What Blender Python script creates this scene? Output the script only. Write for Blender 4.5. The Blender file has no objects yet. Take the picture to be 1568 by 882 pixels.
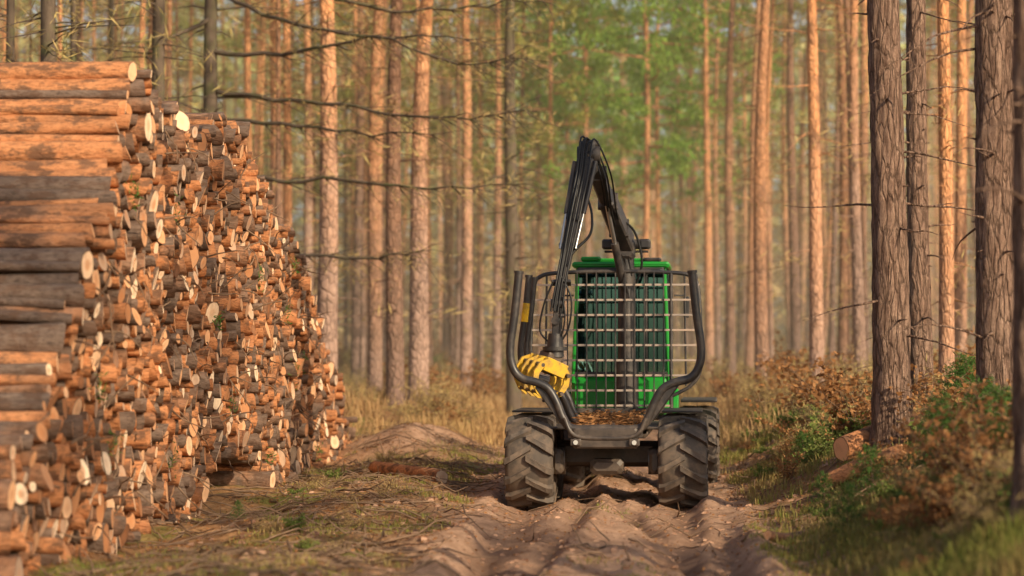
import bpy, math, random
import numpy as np
from mathutils import Vector, Matrix, noise
rng = np.random.default_rng(7); random.seed(7)
sc = bpy.context.scene
sc.view_settings.view_transform = 'Standard'
sc.view_settings.look = 'None'
sc.view_settings.exposure = 0
pi = math.pi
F = 3702.0
def PX(px, Y): return (px-784)/F*Y
def PZ(py, Y): return 2.2+(540-py)/F*Y

# ------------------------------------------------------------------ noise
def _h(ix, iy, s):
    v = np.sin(ix*127.1+iy*311.7+s*74.7)*43758.5453
    return v-np.floor(v)
def vnoise(x, y, s=0):
    x = np.asarray(x, float); y = np.asarray(y, float)
    ix = np.floor(x); iy = np.floor(y); fx = x-ix; fy = y-iy
    fx = fx*fx*(3-2*fx); fy = fy*fy*(3-2*fy)
    a = _h(ix, iy, s); b = _h(ix+1, iy, s); c = _h(ix, iy+1, s); d = _h(ix+1, iy+1, s)
    return (a*(1-fx)+b*fx)*(1-fy)+(c*(1-fx)+d*fx)*fy
def fbm(x, y, o=4, s=0):
    t = 0; a = .5
    for i in range(o):
        t = t+a*vnoise(x*2**i+i*17.3, y*2**i-i*9.1, s+i); a *= .5
    return t
def ss(a, b, x):
    t = np.clip((np.asarray(x, float)-a)/(b-a), 0, 1); return t*t*(3-2*t)
def road_c(y): return -0.05+0.04*np.clip(y, -50, 140)
def ruts(x, y):
    near = ss(35, 29, y)
    wob = (vnoise(x*0+3.3, y*.30, 5)-.5)*.6*near
    u = x-road_c(y); au = np.abs(u-wob); far = ss(80, 60, y)
    z = -0.17*np.exp(-((au-1.12)/.36)**2)*far+0.10*np.exp(-((au-1.70)/.22)**2)*far
    u2 = np.abs(u-.35+(vnoise(x*0+8.3, y*.22, 6)-.5)*.9); k = far*ss(2.4, 1.8, np.abs(u))
    z = z-0.12*np.exp(-((u2-1.05)/.17)**2)*k+0.07*np.exp(-((u2-.74)/.11)**2)*k
    u3 = np.abs(u+.45+(vnoise(x*0+1.3, y*.18, 26)-.5)*1.1)
    z = z-0.10*np.exp(-((u3-1.1)/.13)**2)*k
    u4 = u-.15+(vnoise(x*0+4.3, y*.2, 46)-.5)*1.0
    z = z-0.07*np.exp(-(u4/.12)**2)*k
    return z
def ground(x, y):
    x = np.asarray(x, float); y = np.asarray(y, float)
    u = x-road_c(y)
    z = 0.85*ss(1.9, 4.3, u)+0.3*ss(5, 14, u)
    z = z+0.10*ss(-1.9, -2.9, u)*ss(60, 40, y)
    z = z-0.10*ss(-3.6, -5.0, u)*ss(60, 50, y)
    z = z+0.85*ss(50, 64, y)*ss(-1.9, -4.5, u)
    z = z+0.5*ss(60, 120, y)
    z = z+0.62*np.exp(-((x+2.2)/1.5)**2-((y-51)/2.8)**2)*(.6+.8*vnoise(x*1.3, y*.9, 44))
    z = z+ruts(x, y)
    off = ss(1.8, 3, np.abs(u))
    z = z+(fbm(x*.5, y*.5, 3, 1)-.45)*(.06+.35*off)
    z = z+(fbm(x*1.1, y*2.3, 3, 9)-.45)*(.16)
    z = z+(fbm(x*3.2, y*2.6, 3, 19)-.45)*(.10)
    z = z+(fbm(x*8, y*5, 2, 14)-.35)*(.06)
    return z
def gz(x, y): return float(ground(np.array([x]), np.array([y]))[0])

# ------------------------------------------------------------------ mesh builder
class MB:
    def __init__(s):
        s.v = []; s.f = []; s.m = []; s.sm = []; s.t = []
    def add(s, verts, faces, mat=0, smooth=False, tint=(.5, .5, .5)):
        o = len(s.v); s.v.extend(verts)
        if len(tint) == len(verts) and len(verts) and hasattr(tint[0], '__len__'): s.t.extend(tint)
        else: s.t.extend([tint]*len(verts))
        for f in faces:
            s.f.append([i+o for i in f]); s.m.append(mat); s.sm.append(smooth)
    def tube(s, pts, rad, n=8, mat=0, caps=True, tint=(.5, .5, .5), smooth=True):
        pts = [Vector(p) for p in pts]
        if not hasattr(rad, '__len__'): rad = [rad]*len(pts)
        d0 = (pts[1]-pts[0]).normalized()
        up = Vector((0, 0, 1)) if abs(d0.z) < .9 else Vector((1, 0, 0))
        a = d0.cross(up).normalized(); vs = []
        for i, p in enumerate(pts):
            if i == 0: d = d0
            elif i == len(pts)-1: d = (pts[i]-pts[i-1]).normalized()
            else: d = ((pts[i+1]-pts[i]).normalized()+(pts[i]-pts[i-1]).normalized()).normalized()
            a = (a-d*a.dot(d)).normalized(); b = d.cross(a)
            for k in range(n):
                t = 2*pi*k/n; q = p+(a*math.cos(t)+b*math.sin(t))*rad[i]
                vs.append((q.x, q.y, q.z))
        fs = []
        for i in range(len(pts)-1):
            for k in range(n):
                k2 = (k+1) % n
                fs.append([i*n+k, i*n+k2, (i+1)*n+k2, (i+1)*n+k])
        s.add(vs, fs, mat, smooth, tint)
        if caps:
            s.add(vs[:n], [list(range(n))[::-1]], mat, False, tint)
            s.add(vs[-n:], [list(range(n))], mat, False, tint)
    def beam(s, p0, p1, w0, h0, w1=None, h1=None, side=(1, 0, 0), mat=0, bev=.012, tint=(.5, .5, .5)):
        if w1 is None: w1 = w0
        if h1 is None: h1 = h0
        p0 = Vector(p0); p1 = Vector(p1); d = (p1-p0).normalized(); sd = Vector(side)
        sd = (sd-d*sd.dot(d)).normalized(); up = d.cross(sd)
        vs = []
        L = (p1-p0).length; b = min(bev, L*.2, min(w0, h0, w1, h1)*.3)
        for (t, ins) in ((0, b), (b/L, 0), (1-b/L, 0), (1, b)):
            c = p0.lerp(p1, t); w = (w0+(w1-w0)*t)/2-ins; h = (h0+(h1-h0)*t)/2-ins
            for (sx, sy) in ((-w, -h+b), (-w+b, -h), (w-b, -h), (w, -h+b), (w, h-b), (w-b, h), (-w+b, h), (-w, h-b)):
                q = c+sd*sx+up*sy; vs.append(tuple(q))
        fs = [list(range(8))[::-1], list(range(24, 32))]
        for i in range(3):
            for k in range(8):
                k2 = (k+1) % 8; fs.append([i*8+k, i*8+k2, (i+1)*8+k2, (i+1)*8+k])
        s.add(vs, fs, mat, False, tint)
    def box(s, c, sz, mat=0, bev=.015, tint=(.5, .5, .5)):
        c = Vector(c)
        s.beam(c-Vector((0, sz[1]/2, 0)), c+Vector((0, sz[1]/2, 0)), sz[0], sz[2], side=(1, 0, 0), mat=mat, bev=bev, tint=tint)
    def lathe_x(s, prof, c, n=48, mat=0, closed=False):
        vs = []; fs = []; m = len(prof)
        for k in range(n):
            t = 2*pi*k/n
            for (x, r) in prof: vs.append((c[0]+x, c[1]+r*math.cos(t), c[2]+r*math.sin(t)))
        for k in range(n):
            k2 = (k+1) % n
            for j in range(m-1): fs.append([k*m+j, k*m+j+1, k2*m+j+1, k2*m+j])
        s.add(vs, fs, mat, True)
    def cards(s, C, L, W, mat=0, tint=None, up=None, flat=False):
        C = np.asarray(C, float); n = len(C)
        if n == 0: return
        d = rng.normal(size=(n, 3))
        if up is not None: d = d*.55+np.array(up)
        if flat: d[:, 2] *= .15
        d /= np.linalg.norm(d, axis=1)[:, None]+1e-9
        e = rng.normal(size=(n, 3))
        if flat: e[:, 2] *= .25
        e -= d*np.sum(e*d, axis=1)[:, None]; e /= np.linalg.norm(e, axis=1)[:, None]+1e-9
        L = (np.ones(n)*L*rng.uniform(.6, 1.3, n))[:, None]; W = (np.ones(n)*W*rng.uniform(.7, 1.3, n))[:, None]
        V = np.stack([C-d*L/2, C+e*W/2-d*L*.08, C+d*L/2, C-e*W/2-d*L*.08], 1).reshape(-1, 3)
        if tint is None: tint = rng.random((n, 3))
        T = np.repeat(np.asarray(tint, float), 4, 0)
        F_ = np.arange(4*n).reshape(n, 4).tolist()
        s.add([tuple(v) for v in V.tolist()], F_, mat, False, [tuple(t) for t in T.tolist()])
    def mesh(s, name, mats):
        me = bpy.data.meshes.new(name); me.from_pydata(s.v, [], s.f)
        me.polygons.foreach_set('material_index', s.m); me.polygons.foreach_set('use_smooth', s.sm)
        at = me.color_attributes.new('tint', 'FLOAT_COLOR', 'POINT')
        T = np.ones((len(s.v), 4)); T[:, :3] = np.array(s.t)
        at.data.foreach_set('color', T.ravel())
        for m in mats: me.materials.append(m)
        me.update(); return me
    def obj(s, name, mats, parent=None):
        return mkobj(name, s.mesh(name, mats), parent)
def mkobj(name, me, parent=None, loc=None, rot=None, scale=None):
    o = bpy.data.objects.new(name, me); sc.collection.objects.link(o)
    if parent: o.parent = parent
    if loc is not None: o.location = loc
    if rot is not None: o.rotation_euler = rot
    if scale is not None: o.scale = scale
    return o

# ------------------------------------------------------------------ materials
class NT:
    def __init__(s, name):
        s.mat = bpy.data.materials.new(name); s.mat.use_nodes = True
        s.t = s.mat.node_tree; s.N = s.t.nodes; s.L = s.t.links
        s.N.clear(); s.out = s.N.new('ShaderNodeOutputMaterial')
    def set(s, inp, v):
        if isinstance(v, bpy.types.NodeSocket): s.L.new(v, inp)
        elif isinstance(v, (tuple, list)) and len(v) == 3 and inp.type == 'RGBA': inp.default_value = (*v, 1)
        else: inp.default_value = v
    def mix(s, f, a, b, bt='MIX'):
        n = s.N.new('ShaderNodeMix'); n.data_type = 'RGBA'; n.blend_type = bt
        s.set(n.inputs[0], f); s.set(n.inputs[6], a); s.set(n.inputs[7], b); return n.outputs[2]
    def math(s, op, a, b=0.0, clamp=False):
        n = s.N.new('ShaderNodeMath'); n.operation = op; n.use_clamp = clamp
        s.set(n.inputs[0], a); s.set(n.inputs[1], b); return n.outputs[0]
    def coord(s, w='Object', scale=(1, 1, 1)):
        n = s.N.new('ShaderNodeTexCoord'); m = s.N.new('ShaderNodeMapping')
        s.L.new(n.outputs[w], m.inputs[0]); m.inputs['Scale'].default_value = scale; return m.outputs[0]
    def noise(s, vec, scale, det=4, rough=.6):
        n = s.N.new('ShaderNodeTexNoise'); s.L.new(vec, n.inputs['Vector'])
        n.inputs['Scale'].default_value = scale; n.inputs['Detail'].default_value = det; n.inputs['Roughness'].default_value = rough
        return n.outputs[0]
    def warp(s, v0, scale, amt):
        w = s.N.new('ShaderNodeVectorMath'); w.operation = 'ADD'; nn = s.N.new('ShaderNodeTexNoise'); nn.inputs['Scale'].default_value = scale
        nn.inputs['Detail'].default_value = 4
        s.L.new(v0, nn.inputs['Vector']); k = s.N.new('ShaderNodeVectorMath'); k.operation = 'SCALE'; k.inputs['Scale'].default_value = amt
        s.L.new(nn.outputs['Color'], k.inputs[0]); s.L.new(v0, w.inputs[0]); s.L.new(k.outputs[0], w.inputs[1]); return w.outputs[0]
    def voro(s, vec, scale, feature='DISTANCE_TO_EDGE'):
        n = s.N.new('ShaderNodeTexVoronoi'); n.feature = feature; s.L.new(vec, n.inputs['Vector']); n.inputs['Scale'].default_value = scale
        return n.outputs[0]
    def ramp(s, f, stops):
        n = s.N.new('ShaderNodeValToRGB'); s.set(n.inputs[0], f); e = n.color_ramp.elements
        while len(e) < len(stops): e.new(.5)
        for i, (p, c) in enumerate(stops):
            e[i].position = p; e[i].color = (*c, 1) if hasattr(c, '__len__') else (c, c, c, 1)
        return n.outputs[0]
    def tint(s):
        n = s.N.new('ShaderNodeAttribute'); n.attribute_name = 'tint'
        m = s.N.new('ShaderNodeSeparateColor'); s.L.new(n.outputs['Color'], m.inputs[0]); return m.outputs
    def bump(s, h, st=.5, dist=.02):
        n = s.N.new('ShaderNodeBump'); s.L.new(h, n.inputs['Height']); n.inputs['Strength'].default_value = st; n.inputs['Distance'].default_value = dist
        return n.outputs[0]
    def rand(s):
        return s.N.new('ShaderNodeObjectInfo').outputs['Random']
    def sepz(s, vec):
        n = s.N.new('ShaderNodeSeparateXYZ'); s.L.new(vec, n.inputs[0]); return n.outputs
    def pbr(s, col, rough=.8, metal=0, nrm=None, spec=.3, coat=0):
        b = s.N.new('ShaderNodeBsdfPrincipled'); s.set(b.inputs['Base Color'], col); s.set(b.inputs['Roughness'], rough)
        s.set(b.inputs['Metallic'], metal); b.inputs['Specular IOR Level'].default_value = spec
        if coat: b.inputs['Coat Weight'].default_value = coat; b.inputs['Coat Roughness'].default_value = .2
        if nrm is not None: s.L.new(nrm, b.inputs['Normal'])
        s.L.new(b.outputs[0], s.out.inputs[0]); return s.mat
    def leaf(s, col, tr=.35):
        d = s.N.new('ShaderNodeBsdfDiffuse'); t = s.N.new('ShaderNodeBsdfTranslucent'); m = s.N.new('ShaderNodeMixShader')
        s.set(d.inputs[0], col); s.set(t.inputs[0], col); m.inputs[0].default_value = tr
        s.L.new(d.outputs[0], m.inputs[1]); s.L.new(t.outputs[0], m.inputs[2]); s.L.new(m.outputs[0], s.out.inputs[0]); return s.mat

def m_bark_pine():
    n = NT('pine_bark'); v = n.warp(n.coord('Object', (1, 1, .3)), 4, .12); z = n.sepz(n.coord('Object'))[2]
    plates = n.voro(v, 12); ns = n.noise(v, 9, 5, .7); big = n.noise(n.coord('Object'), 1.2, 3); mid = n.noise(n.coord('Object', (1, 1, .5)), 2.6, 4, .7)
    low = n.mix(ns, (.20, .12, .09), (.62, .42, .33))
    hi = n.mix(ns, (.58, .22, .085), (.90, .48, .24))
    rd = n.rand()
    zz = n.math('ADD', z, n.math('MULTIPLY', big, 5.0)); zz = n.math('ADD', zz, n.math('MULTIPLY', rd, -7.0))
    k = n.math('DIVIDE', n.math('SUBTRACT', zz, .5), 7.0, True)
    c = n.mix(k, low, hi); c = n.mix(n.ramp(n.math('FRACT', n.math('MULTIPLY', rd, 7.3)), [(.0, .8), (.55, 0)]), c, (.14, .095, .08))
    c = n.mix(n.ramp(mid, [(.48, 0), (.62, .6)]), c, (.13, .085, .065))
    crack = n.ramp(plates, [(0, .5), (.10, 1)])
    c = n.mix(.7, c, crack, 'MULTIPLY')
    h = n.math('ADD', n.ramp(plates, [(0, 0), (.2, 1)]), n.math('MULTIPLY', ns, .8))
    return n.pbr(c, .9, nrm=n.bump(h, .9, .03), spec=.15)
def m_bark_hero():
    n = NT('rough_pine_bark'); v = n.warp(n.warp(n.coord('Object', (1, 1, .20)), 3, .2), 14, .07)
    pl = n.voro(v, 12); ns = n.noise(v, 16, 8, .78); big = n.noise(n.coord('Object'), .9, 3); v2 = n.noise(n.coord('Object', (1, 1, .4)), 55, 5, .75); fur = n.noise(n.coord('Object', (1, 1, .12)), 18, 5, .65)
    c = n.mix(n.ramp(ns, [(.3, 0), (.7, 1)]), (.19, .11, .08), (.62, .42, .31)); c = n.mix(n.ramp(fur, [(.38, .8), (.52, 0)]), c, (.12, .068, .05))
    c = n.mix(n.ramp(big, [(.4, 0), (.7, .35)]), c, (.32, .18, .12)); c = n.mix(n.ramp(v2, [(.4, .5), (.6, 0)]), c, (.14, .085, .06))
    crack = n.ramp(pl, [(0, .35), (.05, .8), (.12, 1)]); c = n.mix(.8, c, crack, 'MULTIPLY')
    h = n.math('ADD', n.math('MULTIPLY', n.ramp(pl, [(0, 0), (.15, 1)]), .7), n.math('ADD', n.math('MULTIPLY', ns, 1.2), fur))
    return n.pbr(c, .92, nrm=n.bump(h, 1.0, .06), spec=.12)
def m_bark_dark():
    n = NT('mossy_bark'); v = n.coord('Object', (1, 1, .35)); ns = n.noise(v, 10, 5, .7)
    c = n.mix(ns, (.045, .034, .026), (.20, .15, .11)); c = n.mix(n.ramp(n.noise(n.coord('Object'), 2, 3), [(.5, 0), (.7, .7)]), c, (.12, .13, .05))
    return n.pbr(c, .95, nrm=n.bump(ns, .8, .03), spec=.1)
def m_leaf(name, a, b, c3, tr=.35, rv=.4):
    n = NT(name); t = n.tint(); c = n.mix(t[0], a, b); c = n.mix(n.math('MULTIPLY', t[1], .6), c, c3)
    c = n.mix(n.math('MULTIPLY', n.rand(), rv), c, c3)
    return n.leaf(c, tr)
M_bark = m_bark_pine(); M_hero = m_bark_hero(); M_dark = m_bark_dark()
M_need = m_leaf('pine_needles', (.18, .24, .05), (.40, .43, .09), (.54, .46, .13), .45)
M_needg = m_leaf('green_needles', (.12, .30, .05), (.34, .56, .11), (.38, .47, .09), .5)
M_sap = m_leaf('sapling_needles', (.03, .10, .025), (.09, .20, .05), (.12, .19, .05), .3)
M_tan = m_leaf('dry_twigs', (.42, .27, .13), (.62, .45, .20), (.50, .42, .16), .3)
M_brown = m_leaf('brown_leaves', (.32, .14, .05), (.58, .31, .14), (.25, .12, .05), .3, .3)
M_greenl = m_leaf('bramble_leaves', (.05, .13, .03), (.18, .27, .06), (.26, .25, .08), .3)
def m_dist():  # colours lightened: part of the distance haze is painted into them
    n = NT('distant_foliage'); t = n.tint(); c = n.mix(t[0], (.40, .24, .11), (.76, .55, .26)); c = n.mix(t[1], c, (.56, .56, .18)); c = n.mix(t[2], c, (.28, .50, .10))
    return n.leaf(c, .35)
M_dist = m_dist()
def m_grass():
    n = NT('grass_blades'); t = n.tint(); c = n.mix(t[0], (.56, .37, .18), (.20, .25, .05)); c = n.mix(n.math('MULTIPLY', t[1], .5), c, (.34, .19, .09))
    return n.leaf(c, .35)
M_grass = m_grass()
def m_twig():
    n = NT('twig_bark'); c = n.mix(n.noise(n.coord('Object'), 8, 2), (.07, .045, .032), (.34, .22, .14)); return n.pbr(c, .9, spec=.1)
M_twig = m_twig()
def m_logbark():
    n = NT('log_bark'); t = n.tint(); v = n.coord('Object', (.35, 1, 1)); ns = n.noise(v, 12, 5, .7); big = n.noise(n.coord('Object'), 2.2, 4, .6)
    a = n.mix(ns, (.40, .135, .05), (.78, .38, .18)); b = n.mix(ns, (.09, .06, .05), (.34, .24, .18))
    f = n.ramp(n.math('ADD', n.math('MULTIPLY', t[1], .75), n.math('MULTIPLY', big, .5)), [(.54, 0), (.78, 1)])
    c = n.mix(f, a, b); c = n.mix(.5, c, n.ramp(t[0], [(0, .55), (1, 1.0)]), 'MULTIPLY')
    fl = n.ramp(n.noise(v, 30, 4, .7), [(.35, .45), (.5, 1)]); c = n.mix(.85, c, fl, 'MULTIPLY')
    pt = n.ramp(n.noise(n.coord('Object', (.5, 1, 1)), 6, 5, .7), [(.50, 0), (.58, .8)]); c = n.mix(pt, c, (.13, .075, .05))
    return n.pbr(c, .88, nrm=n.bump(n.math('ADD', ns, big), 1.0, .05), spec=.15)
def m_logend():
    n = NT('cut_wood'); t = n.tint(); v = n.coord('Object'); ns = n.noise(v, 14, 4, .7)
    r = n.math('ADD', t[2], n.math('MULTIPLY', ns, .10)); ring = n.math('SINE', n.math('MULTIPLY', r, 55.0))
    c = n.ramp(t[0], [(0, (.22, .095, .045)), (.25, (.50, .22, .095)), (.6, (.80, .45, .24)), (1, (.94, .72, .50))])
    c = n.mix(n.ramp(n.math('FRACT', n.math('MULTIPLY', t[1], 5.7)), [(.72, 0), (.80, .6)]), c, (.40, .31, .24))
    heart = n.ramp(r, [(.30, 1), (.55, 0)]); c = n.mix(n.math('MULTIPLY', heart, n.math('MULTIPLY', t[1], .7)), c, (.52, .20, .075))
    c = n.mix(n.math('MULTIPLY', n.math('ADD', ring, 1.0), .10), c, (.28, .13, .06))
    c = n.mix(n.ramp(n.noise(v, 5, 3), [(.48, 0), (.72, .5)]), c, (.30, .17, .11))
    rim = n.ramp(t[2], [(.90, 0), (.97, 1)]); c = n.mix(rim, c, (.11, .05, .03))
    return n.pbr(c, .85, nrm=n.bump(ns, .5, .01), spec=.15)
M_lb = m_logbark(); M_le = m_logend()
def m_ground():
    n = NT('forest_floor'); t = n.tint(); v = n.coord('Object'); n1 = n.noise(v, .7, 5, .6); n2 = n.noise(v, 6, 6, .75); n3 = n.noise(v, 38, 4, .7); n4 = n.noise(v, 2.2, 5, .7)
    sand = n.mix(n2, (.36, .20, .12), (.82, .53, .36)); sand = n.mix(n.ramp(n4, [(.46, 0), (.66, .65)]), sand, (.28, .15, .085))
    sand = n.mix(n.math('MULTIPLY', t[2], .6), sand, (.19, .105, .065))
    duff = n.mix(n3, (.10, .05, .025), (.54, .29, .13)); duff = n.mix(n.ramp(n2, [(.42, 0), (.62, .85)]), duff, (.60, .34, .17))
    moss = n.mix(n3, (.07, .10, .02), (.30, .32, .07))
    f = n.math('ADD', t[0], n.math('MULTIPLY', n.math('SUBTRACT', n4, .5), 1.3), True)
    g = n.ramp(n.math('ADD', t[1], n.math('MULTIPLY', n.math('SUBTRACT', n1, .5), 1.6)), [(.46, 0), (.62, .8)])
    c = n.mix(g, duff, moss); c = n.mix(f, c, sand)
    h = n.math('ADD', n.math('MULTIPLY', n2, 1.0), n.math('MULTIPLY', n3, .6))
    return n.pbr(c, .95, nrm=n.bump(h, 1.0, .08), spec=.1)
M_ground = m_ground()
def m_paint(name, a, rough=.4, dirt=(.12, .09, .06), dk=.5, metal=0):
    n = NT(name); v = n.coord('Object'); d = n.ramp(n.noise(v, 3.5, 6, .7), [(.45, 0), (.75, dk)]); c = n.mix(d, a, dirt)
    z = n.sepz(v)[2]; low = n.math('MULTIPLY', n.math('SUBTRACT', 1.6, z, True), .7, True); c = n.mix(n.math('MULTIPLY', low, n.noise(v, 7, 4)), c, (.20, .14, .095))
    r = n.math('ADD', rough, n.math('MULTIPLY', d, .4)); return n.pbr(c, r, metal, spec=.5)
M_green = m_paint('green_paint', (.012, .25, .026), .32, (.04, .12, .03), .45)
M_black = m_paint('black_steel', (.026, .024, .025), .40, (.13, .10, .08), .7)
M_grey = m_paint('worn_steel_bars', (.40, .33, .28), .4, (.50, .33, .23), .8, .2)
M_yel = m_paint('yellow_paint', (.85, .50, .012), .4, (.08, .055, .03), .8)
M_rub = m_paint('muddy_rubber', (.04, .036, .034), .75, (.24, .175, .13), .8)
M_chrome = NT('chrome_rod').pbr((.5, .5, .5), .4, 1.0)
M_hose = NT('rubber_hose').pbr((.015, .015, .016), .4)
M_lamp = NT('lamp_lens').pbr((.5, .5, .48), .15)
M_seat = NT('seat_fabric').pbr((.03, .035, .04), .8)
def m_glass():
    n = NT('cab_glass'); g = n.N.new('ShaderNodeBsdfGlossy'); g.inputs['Roughness'].default_value = .03; g.inputs[0].default_value = (.35, .75, .80, 1)
    t = n.N.new('ShaderNodeBsdfTransparent'); t.inputs[0].default_value = (.22, .40, .38, 1)
    m = n.N.new('ShaderNodeMixShader'); m.inputs[0].default_value = .30
    n.L.new(t.outputs[0], m.inputs[1]); n.L.new(g.outputs[0], m.inputs[2]); n.L.new(m.outputs[0], n.out.inputs[0]); return n.mat
M_glass = m_glass()

# ------------------------------------------------------------------ ground
def grow(start, step, lim, f=1.18):
    o = []; x = start
    while x < lim:
        step *= f; x += step; o.append(x)
    return o
xs = np.arange(-8, 9.01, .08); xs = np.array([-a for a in grow(8, .085, 700)][::-1]+list(xs)+grow(9, .085, 700))
ys = list(np.arange(21, 48, .09))+list(np.arange(48, 80, .28)); ys = [21-(a-21) for a in grow(21, .12, 300)][::-1]+ys+grow(ys[-1], .3, 1200)
ys = np.array(ys); X, Y = np.meshgrid(xs, ys); Z = ground(X, Y)
ny, nx = X.shape; V = np.stack([X, Y, Z], -1).reshape(-1, 3)
idx = np.arange(nx*ny).reshape(ny, nx); Fq = np.stack([idx[:-1, :-1], idx[:-1, 1:], idx[1:, 1:], idx[1:, :-1]], -1).reshape(-1, 4)
me = bpy.data.meshes.new('forest_ground'); me.from_pydata(V.tolist(), [], Fq.tolist())
at = me.color_attributes.new('tint', 'FLOAT_COLOR', 'POINT'); T = np.ones((nx*ny, 4)); U = (X-road_c(Y)).ravel(); Yr = Y.ravel(); Xr = X.ravel()
T[:, 0] = np.clip(1.15*ss(2.8, 1.6, np.abs(U))*ss(100, 70, Yr)+1.2*np.exp(-((Xr+2.2)/1.6)**2-((Yr-51)/3.4)**2), 0, 1.2)
T[:, 1] = .36*ss(1.6, 2.6, np.abs(U))+.08
T[:, 2] = np.clip(-ruts(Xr, Yr)*6-.1, 0, 1)
at.data.foreach_set('color', T.ravel()); me.polygons.foreach_set('use_smooth', [True]*len(me.polygons)); me.materials.append(M_ground)
mkobj('forest_ground', me)

# ------------------------------------------------------------------ log pile
PY = [22.3, 23.0, 24.3, 25.5, 27.7, 28.6, 31.8, 34.4, 37.0, 38.4, 43.4, 46.9, 50, 52.6]
PZs = [.5, 1.15, 1.9, 3.15, 4.5, 5.5, 5.4, 5.5, 5.65, 5.1, 4.08, 2.83, 1.7, .5]
st = .02; gy = np.arange(22.2, 52.9, st); prof = np.interp(gy, PY, PZs)+(vnoise(gy*1.3, gy*0, 3)-.5)*.3
hh = ground(-5.6+.04*gy-.6, gy)-.05; logs = []
for it in range(7000):
    r = float(np.clip(rng.gamma(8, .0120), .05, .18)); n = int(r/st)
    pad = np.pad(hh, n, constant_values=9); zz = np.full(len(gy), -9.)
    for k in range(-n, n+1): zz = np.maximum(zz, pad[k+n:k+n+len(gy)]+math.sqrt(max(r*r-(k*st)**2, 0)))
    ok = (zz+r*.6 < prof); ok[:n+2] = 0; ok[-n-2:] = 0
    if not ok.any():
        if it > 4000: break
        continue
    cost = np.where(ok, zz+rng.random(len(gy))*.08, 99); i = int(np.argmin(cost)); z = zz[i]
    logs.append((gy[i], z, r))
    a = max(0, i-n); b = min(len(gy), i+n+1); dk = (np.arange(a, b)-i)*st
    hh[a:b] = np.maximum(hh[a:b], z+np.sqrt(np.maximum(r*r-dk*dk, 0)))
print('LOGS', len(logs))
def add_log(mb, P, d, r, L, cut=(0, 0), n=12, tint=(.5, .5), r2=None, rings=5):
    d = Vector(d).normalized(); up = Vector((0, 0, 1)); a = d.cross(up).normalized(); b = a.cross(d)
    P = Vector(P); jit = [1+random.uniform(-.07, .07) for _ in range(n)]; ph = random.uniform(0, 6); ov = random.uniform(.9, 1.08)
    r2 = r2 or r*random.uniform(.82, 1.1); vs = []; tt = []
    bend = random.uniform(-.03, .03); bz = random.uniform(-.02, .02)
    for i in range(rings):
        t = i/(rings-1); rr = (r+(r2-r)*t); bb = math.sin(pi*t)
        for k in range(n):
            th = 2*pi*k/n+ph; wv = 1+random.uniform(-.025, .025) if i else 1; cx = math.cos(th)*rr*jit[k]*ov*wv; cz = math.sin(th)*rr*jit[k]/ov*wv
            off = 0
            if i == 0: off = cut[0]*cx+cut[1]*cz
            if i == rings-1: off = -.1*cx
            q = P+d*(L*t+off)+a*(cx+bend*bb*2)+b*(cz+bz*bb*2)
            vs.append(tuple(q)); tt.append((tint[0], tint[1], 1))
    fs = [[i*n+k, i*n+(k+1) % n, (i+1)*n+(k+1) % n, (i+1)*n+k] for i in range(rings-1) for k in range(n)]
    mb.add(vs, fs, 0, True, tt)
    for e, row in ((0, vs[:n]), (1, vs[-n:])):
        c = Vector((0, 0, 0))
        for q in row: c += Vector(q)
        c /= n
        inner = [tuple(c.lerp(Vector(q), .5)) for q in row]
        vv = [tuple(c)]+inner+row; tv = [(tint[0], tint[1], 0)]+[(tint[0], tint[1], .5)]*n+[(tint[0], tint[1], 1)]*n
        ff = [[0, 1+k, 1+(k+1) % n] for k in range(n)]+[[1+k, 1+n+k, 1+n+(k+1) % n, 1+(k+1) % n] for k in range(n)]
        mb.add(vv, ff, 1, False, tv)
mb = MB()
for (y, z, r) in logs:
    if z < .45+.25*math.sin((y-33.6)/5.2*pi) and 33.6 < y < 38.8: continue
    yaw = math.radians(2.3+1.8*random.gauss(0, 1)); tl = random.gauss(0, .012)
    st_ = (float(vnoise(y*1.1, z*1.1, 31))-.5)*.24+random.gauss(0, .055)
    x = -5.62+.04*y+st_
    d = (-math.cos(yaw), math.sin(yaw), tl)
    add_log(mb, (x, y, z), d, r*1.03, random.uniform(2.7, 3.2), (random.gauss(.20, .25), random.gauss(.0, .18)), 11,
            (min(1, max(0, random.gauss(.55, .30))), random.random()), rings=8 if y < 29.5 else 4)
for i in range(160):
    y = random.uniform(24, 46); z = random.uniform(.3, float(np.interp(y, PY, PZs))*.92); x = -5.55+.04*y
    p = Vector((x, y, z)); pts = [p]; d = Vector((random.uniform(.05, .5), random.uniform(-1, .6), random.uniform(-.6, .5))).normalized()
    for k in range(4):
        p = p+d*random.uniform(.08, .22); d = (d+Vector((random.gauss(0, .25), random.gauss(0, .25), random.gauss(-.12, .2)))).normalized(); pts.append(p)
    mb.tube(pts, [.014, .011, .009, .007, .004], 4, 2, False)
for i in range(14):
    y = random.uniform(26, 46); z = random.uniform(.3, float(np.interp(y, PY, PZs))*.92); x = -5.5+.04*y
    C = np.array([x, y, z])+rng.normal(size=(40, 3))*np.array([.04, .12, .10]); mb.cards(C, .09, .018, 3)
mb.obj('log_pile', [M_lb, M_le, M_twig, M_sap])
def loose(name, P, Q, r, tint):
    mb = MB(); P = Vector(P); Q = Vector(Q); add_log(mb, P, (Q-P), r, (Q-P).length, (.1, .1), 18, tint, rings=9); mb.obj(name, [M_lb, M_le])
loose('fallen_log', (-1.12, 38.6, gz(-1.12, 38.6)+.12), (-2.3, 40.6, gz(-2.3, 40.6)+.16), .12, (.8, .35))
loose('fallen_log', (4.62, 34.0, gz(4.62, 34.0)+.30), (5.8, 34.7, gz(5.8, 34.7)+.28), .17, (.6, .1))
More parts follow.
